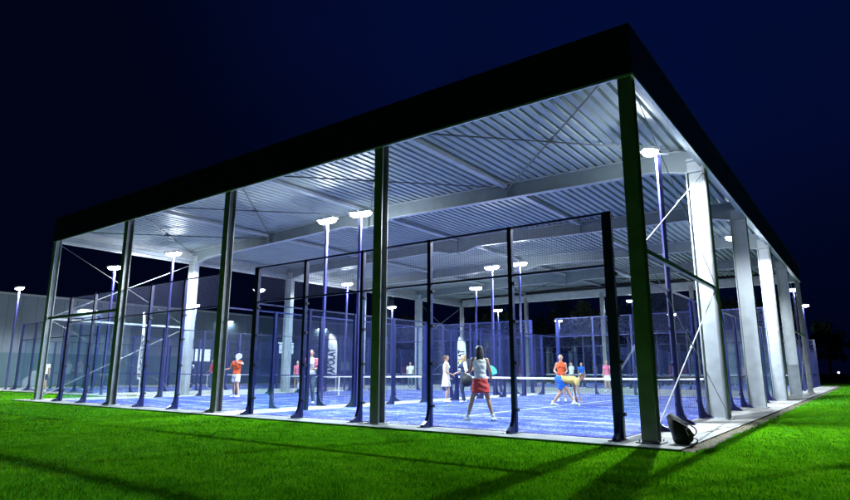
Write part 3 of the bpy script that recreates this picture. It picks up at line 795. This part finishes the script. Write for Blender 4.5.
    if kind == 'long':
        C.loft([H(0, -.065, .04), H(0, -.085, -.06), H(0, -.09, -.16), H(.01, -.095, -.25), H(.01, -.09, -.31)], [(.075, .045), (.082, .042), (.09, .036), (.075, .03), (.04, .02)], side=W, n=14)
        for s in (-1, 1): C.loft([H(s*.07, -.02, .04), H(s*.08, -.03, -.06), H(s*.08, -.05, -.14)], [.03, .03, .02], n=10)
    if kind == 'ponytail':
        C.loft([H(0, -.10, .05), H(0, -.15, .02), H(0, -.155, -.08), H(0, -.13, -.16)], [.022, .034, .03, .012], n=10)
    inst('hair', remeshed(C, 'hair', hm, vox, 2), r)
    r['hand_l'] = 0; del r['hand_l']
    return r, arml, k
def world_pt(r, p): return Matrix.Rotation(r.rotation_euler[2], 4, 'Z') @ (Vector(p)*r.scale[0])+Vector(r.location)
def racket(at, direction, normal, label, mt, tex=True):
    # grip at 'at', head away along direction
    r = empty('padel_racket', at, 0, label, 'racket', 'padel rackets')
    d = Vector(direction).normalized(); n = Vector(normal); n = (n-d*n.dot(d)).normalized(); s = d.cross(n)
    r.rotation_euler = Matrix((s, d, n)).transposed().to_euler()
    m = MB(); m.loft([(0, -.06, 0), (0, .08, 0)], [.017, .016], n=10); m.build('grip', M_grip, r, smooth=True)
    # face with holes
    bm = bmesh.new(); N = 40
    m = MB(); outer = []
    for i in range(N):
        a = 2*PI*i/N; x = .13*math.sin(a); y = .27-.14*math.cos(a)
        if math.cos(a) > 0: x *= 1-.25*math.cos(a)
        outer.append((x, y))
    m.prism(outer, 'z', -.017, .017)
    f = m.build('face', mt, r)
    b = f.modifiers.new('b', 'BEVEL'); b.width = .006; b.segments = 2
    m = MB()
    for i in range(-3, 4):
        for j in range(-3, 4):
            if i*i+j*j <= 9: m.tube((i*.024, .29+j*.024, -.0185), (i*.024, .29+j*.024, .0185), .005, 6)
    m.build('drilled_holes', M_grip, f)
    for s_ in (-1, 1):
        m = MB(); m.loft([(s_*.008, .075, 0), (s_*.05, .15, 0)], [(.010, .014), (.016, .014)], side=(1, 0, 0), n=8); m.build('throat', mt, r, smooth=True)
    return r

VA = math.radians(36.6)      # heading of the view direction (turned left of +y)
# 1 woman with red shorts, back to us
p, arms, k = person((-4.55, 1.98, .012), VA-.05, 'woman seen from behind in white top and red shorts with long dark hair', 1.69,
    pelvis=(0, 0, .895), chest=(-.01, .01, 1.30), feet=((-.31, .0), (.28, -.02)), hands=((-.14, .30, 1.22), (.26, .24, 1.02)), foot_dir=((-.35, 1), (.5, 1)),
    elbow=(0, -.15, -1), top=M_cream, legs=('skirt', M_redf), hair=('long', M_hairD), female=True, vox=.008, skin=M_skin2, head_dir=(-.15, 1, .02))
b = arms[1][2]; d = (arms[1][2]-arms[1][1]).normalized()
hp = world_pt(p, b+d*.07)
racket(hp, Matrix.Rotation(VA, 3, 'Z') @ Vector((.25, .75, .60)), Matrix.Rotation(VA, 3, 'Z') @ Vector((.55, -.55, .65)), 'turquoise padel racket held by the woman in red shorts', M_turq)
# 2 woman in white dress
person((-10.0, 8.45, .012), VA-1.6, 'woman in short white dress standing left of the blonde woman with the bag', 1.66, feet=((-.10, .02), (.10, -.02)), hands=((-.20, .12, .95), (.18, .2, 1.05)),
    top=M_cream, dress=.33, sleeve_len=0, hair=('ponytail', M_hairBr), female=True, head_dir=(0, 1, -.1), shoe=M_white)
# 3 blonde
p, arms, k = person((-9.42, 8.75, .012), VA+1.9, 'blonde woman in dark top and leggings carrying a round black bag', 1.68, feet=((-.12, .05), (.13, -.08)), hands=((-.26, .10, .92), (.16, .24, 1.08)),
    top=M_navyf, sleeves=M_white, sleeve_len=.9, legs=('trousers', M_navyf), hair=('long', M_hairB), female=True, head_dir=(.1, 1, -.1))
# racket bag at her side
r = empty('racket_bag', (-9.12, 8.5, .55), VA, 'round black racket bag hanging at the blonde woman side', 'bag')
m = MB(); m.loft([(0, -.09, .28), (0, 0, .28), (0, .09, .28)], [(.20, .22), (.225, .25), (.20, .22)], side=(1, 0, 0), n=24); m.build('body', M_pack, r, smooth=True)
m = MB(); m.loft([(-.2, 0, .5), (-.22, 0, .62), (-.1, 0, .72), (.02, 0, .62), (.05, 0, .55)], [(.02, .006)]*5, side=(0, 1, 0), n=8); m.build('strap', M_pack, r, smooth=True)
# 4 bending player (faces image right)
RIGHT = VA-PI/2
p, arms, k = person((-5.55, 9.15, .012), RIGHT, 'player in yellow shirt and blue shorts bending down to the court', 1.80, pelvis=(0, -.16, .82), chest=(0, .23, .80), feet=((.08, .26), (-.10, -.40)),
    hands=((-.12, .36, .16), (.12, .44, .18)), foot_dir=((0, 1), (0, 1)), knee=(0, 1, .2), elbow=(0, -.5, -.1), top=M_yelf, sleeve_len=.5, legs=('shorts', M_bluef), hair=('short', M_hairBr), head_dir=(0, .75, -.75), skin=M_skin)
# 5 orange woman beyond the net
person((-6.9, 11.9, .012), VA+PI-.3, 'woman in orange sports dress facing us beyond the net', 1.70, feet=((-.12, 0), (.12, .04)), hands=((-.16, .22, 1.08), (.2, .24, 1.12)),
    top=M_orange, legs=('skirt', M_orange), hair=('ponytail', M_hairB), female=True)
# 6 man white shirt pink sleeves
p, arms, k = person((-13.25, 4.62, .012), VA+PI-.25, 'man in white shirt with pink sleeves and grey trousers by the glass', 1.80, feet=((-.13, 0), (.13, .05)), hands=((-.13, .28, 1.12), (.30, .12, .86)),
    top=M_white, sleeves=M_pinkf, sleeve_len=.7, legs=('trousers', M_jean), hair=('short', M_hairBr))
b = arms[1][2]; d = (arms[1][2]-arms[1][1]).normalized()
racket(world_pt(p, b+d*.07), (0.2, -.1, -1), (.6, -.8, .1), 'white padel racket hanging from the hand of the man with pink sleeves', M_wrack)
# 7 swinging player
p, arms, k = person((-19.6, 6.1, .012), VA+PI-.5, 'left court player in orange red shirt and white shorts raising a white racket', 1.78, feet=((-.22, .05), (.2, -.1)), hands=((-.36, .34, 1.42), (.3, .3, 1.15)),
    top=M_orange, sleeve_len=.5, legs=('shorts', M_white), hair=('short', M_hairD))
b = arms[0][2]; d = (arms[0][2]-arms[0][1]).normalized()
racket(world_pt(p, b+d*.07), (.35, .2, .8), (.6, -.8, .2), 'white padel racket raised by the player in orange red shirt', M_wrack)
# 8.. background people
person((-34.1, 4.0, .0), VA+PI+.5, 'person in white top and dark shorts by the leftmost canopy post', 1.72, top=M_white, sleeve_len=.5, legs=('shorts', M_navyf), hair=('short', M_hairD), vox=.014, hands=((-.25, .08, .86), (.2, .25, 1.1)))
person((-31.4, 11.2, .012), VA+.8, 'player in dark clothes stretching one white arm, before the lit hall window', 1.72, top=M_navyf, sleeves=M_white, sleeve_len=.9, legs=('trousers', M_darkf), hair=('short', M_hairD), vox=.014, hands=((-.25, .0, .9), (.2, .45, 1.35)))
person((-30.6, 12.3, .012), VA+2.4, 'player in red shirt and dark trousers left of the third front post', 1.75, top=M_redf, sleeve_len=.5, legs=('trousers', M_jean), hair=('short', M_hairD), vox=.014, hands=((-.25, .2, 1.), (.25, .25, 1.0)))
person((-25.6, 14.9, .0), VA+2.8, 'person in pink shirt standing behind the left court beyond the fence', 1.7, top=M_pinkf, sleeve_len=.5, legs=('shorts', M_jean), hair=('short', M_hairD), vox=.014)
person((-24.2, 24.4, .0), VA+3.1, 'person in pale yellow shirt before the broad rear column', 1.75, top=M_cream, sleeve_len=.6, legs=('trousers', M_jean), hair=('short', M_hairD), vox=.014)
person((-13.9, 31.2, .0), VA+3.3, 'person in bright blue shirt standing far behind the orange woman', 1.72, top=M_bluef, sleeve_len=.6, legs=('trousers', M_navyf), hair=('short', M_hairBr), vox=.014)
person((-9.5, 24.2, .0), VA+2.6, 'person in pink top just left of the thick corner fence post', 1.72, top=M_pinkf, sleeve_len=.5, legs=('shorts', M_white), hair=('ponytail', M_hairB), female=True, vox=.014)
person((-14.4, 30.6, .0), VA+2.0, 'person in white shirt standing left of the one in bright blue', 1.74, top=M_white, sleeve_len=.6, legs=('trousers', M_darkf), hair=('short', M_hairBr), vox=.014)

# padel balls on the near court
m = MB(); m.ball((0, 0, .033), .033, 12, 8); bme = m.mesh('padel_ball', mat('ball_felt', (.55, .62, .06), .9), True)
for (x, y, lab) in ((-5.02, 9.0, 'yellow padel ball on the court by the hand of the bending player'), (-8.3, 6.1, 'yellow padel ball lying alone in mid court')):
    o = inst('padel_ball', bme, None, (x, y, .012)); tag(o, lab, 'ball', 'padel balls')

# ------------------------------------------------------------------ world: clear night sky
w = bpy.data.worlds.new('World'); S.world = w; w.use_nodes = True; nt = w.node_tree; bg = nt.nodes['Background']
tc = nt.nodes.new('ShaderNodeTexCoord')
sky = nt.nodes.new('ShaderNodeTexSky'); sky.sky_type = 'NISHITA'; sky.sun_disc = False; sky.sun_elevation = math.radians(-7); sky.sun_rotation = math.radians(-20)
# brighter patch of blue high on the right
dt = nt.nodes.new('ShaderNodeVectorMath'); dt.operation = 'DOT_PRODUCT'; v = Vector((-.12, .80, .58)).normalized(); dt.inputs[1].default_value = v
nt.links.new(tc.outputs['Generated'], dt.inputs[0])
mr = nt.nodes.new('ShaderNodeMapRange'); mr.interpolation_type = 'SMOOTHSTEP'; mr.inputs['From Min'].default_value = .62; mr.inputs['From Max'].default_value = 1.0
nt.links.new(dt.outputs['Value'], mr.inputs['Value'])
ns = nt.nodes.new('ShaderNodeTexNoise'); ns.inputs['Scale'].default_value = 2.2; ns.inputs['Detail'].default_value = 4
nt.links.new(tc.outputs['Generated'], ns.inputs['Vector'])
nm = nt.nodes.new('ShaderNodeMapRange'); nm.inputs['From Min'].default_value = .3; nm.inputs['From Max'].default_value = .75; nm.inputs['To Min'].default_value = .5; nm.inputs['To Max'].default_value = 1.35
nt.links.new(ns.outputs['Fac'], nm.inputs['Value'])
mu = nt.nodes.new('ShaderNodeMath'); mu.operation = 'MULTIPLY'; nt.links.new(mr.outputs[0], mu.inputs[0]); nt.links.new(nm.outputs[0], mu.inputs[1])
sx = nt.nodes.new('ShaderNodeSeparateXYZ'); nt.links.new(tc.outputs['Generated'], sx.inputs[0])
er = nt.nodes.new('ShaderNodeMapRange'); er.interpolation_type = 'SMOOTHSTEP'; er.inputs['From Min'].default_value = -.02; er.inputs['From Max'].default_value = .42; er.inputs['To Min'].default_value = .10
nt.links.new(sx.outputs['Z'], er.inputs['Value'])
mu2 = nt.nodes.new('ShaderNodeMath'); mu2.operation = 'MULTIPLY'; nt.links.new(mu.outputs[0], mu2.inputs[0]); nt.links.new(er.outputs[0], mu2.inputs[1]); mu = mu2
cm = nt.nodes.new('ShaderNodeMix'); cm.data_type = 'RGBA'; cm.inputs['A'].default_value = (.0003, .0009, .0058, 1); cm.inputs['B'].default_value = (.0005, .0026, .024, 1)
nt.links.new(mu.outputs[0], cm.inputs['Factor'])
nt.links.new(cm.outputs['Result'], bg.inputs['Color']); bg.inputs['Strength'].default_value = 1.
nt.nodes.remove(sky)

# ------------------------------------------------------------------ camera
cd = bpy.data.cameras.new('camera'); cam = bpy.data.objects.new('camera', cd); COL.objects.link(cam); S.camera = cam
R2 = Vector((0.80239196, 0.59679361, 0.00212783)); U2 = Vector((0.11880931, -0.16323173, 0.97940786)); F_ = Vector((-0.58485168, 0.78561619, 0.20188047))
cam.matrix_world = Matrix.Translation((2.9353, -10.2783, 1.125)) @ Matrix((R2, U2, -F_)).transposed().to_4x4()
cd.sensor_width = 36; cd.lens = 590.38/850*36; cd.clip_end = 2000; cd.clip_start = .05

S.render.engine = 'CYCLES'
S.view_settings.view_transform = 'Standard'; S.view_settings.look = 'None'; S.view_settings.gamma = 1; S.view_settings.exposure = .5
S.view_settings.use_curve_mapping = False
S.cycles.transparent_max_bounces = 32
S.cycles.max_bounces = 8
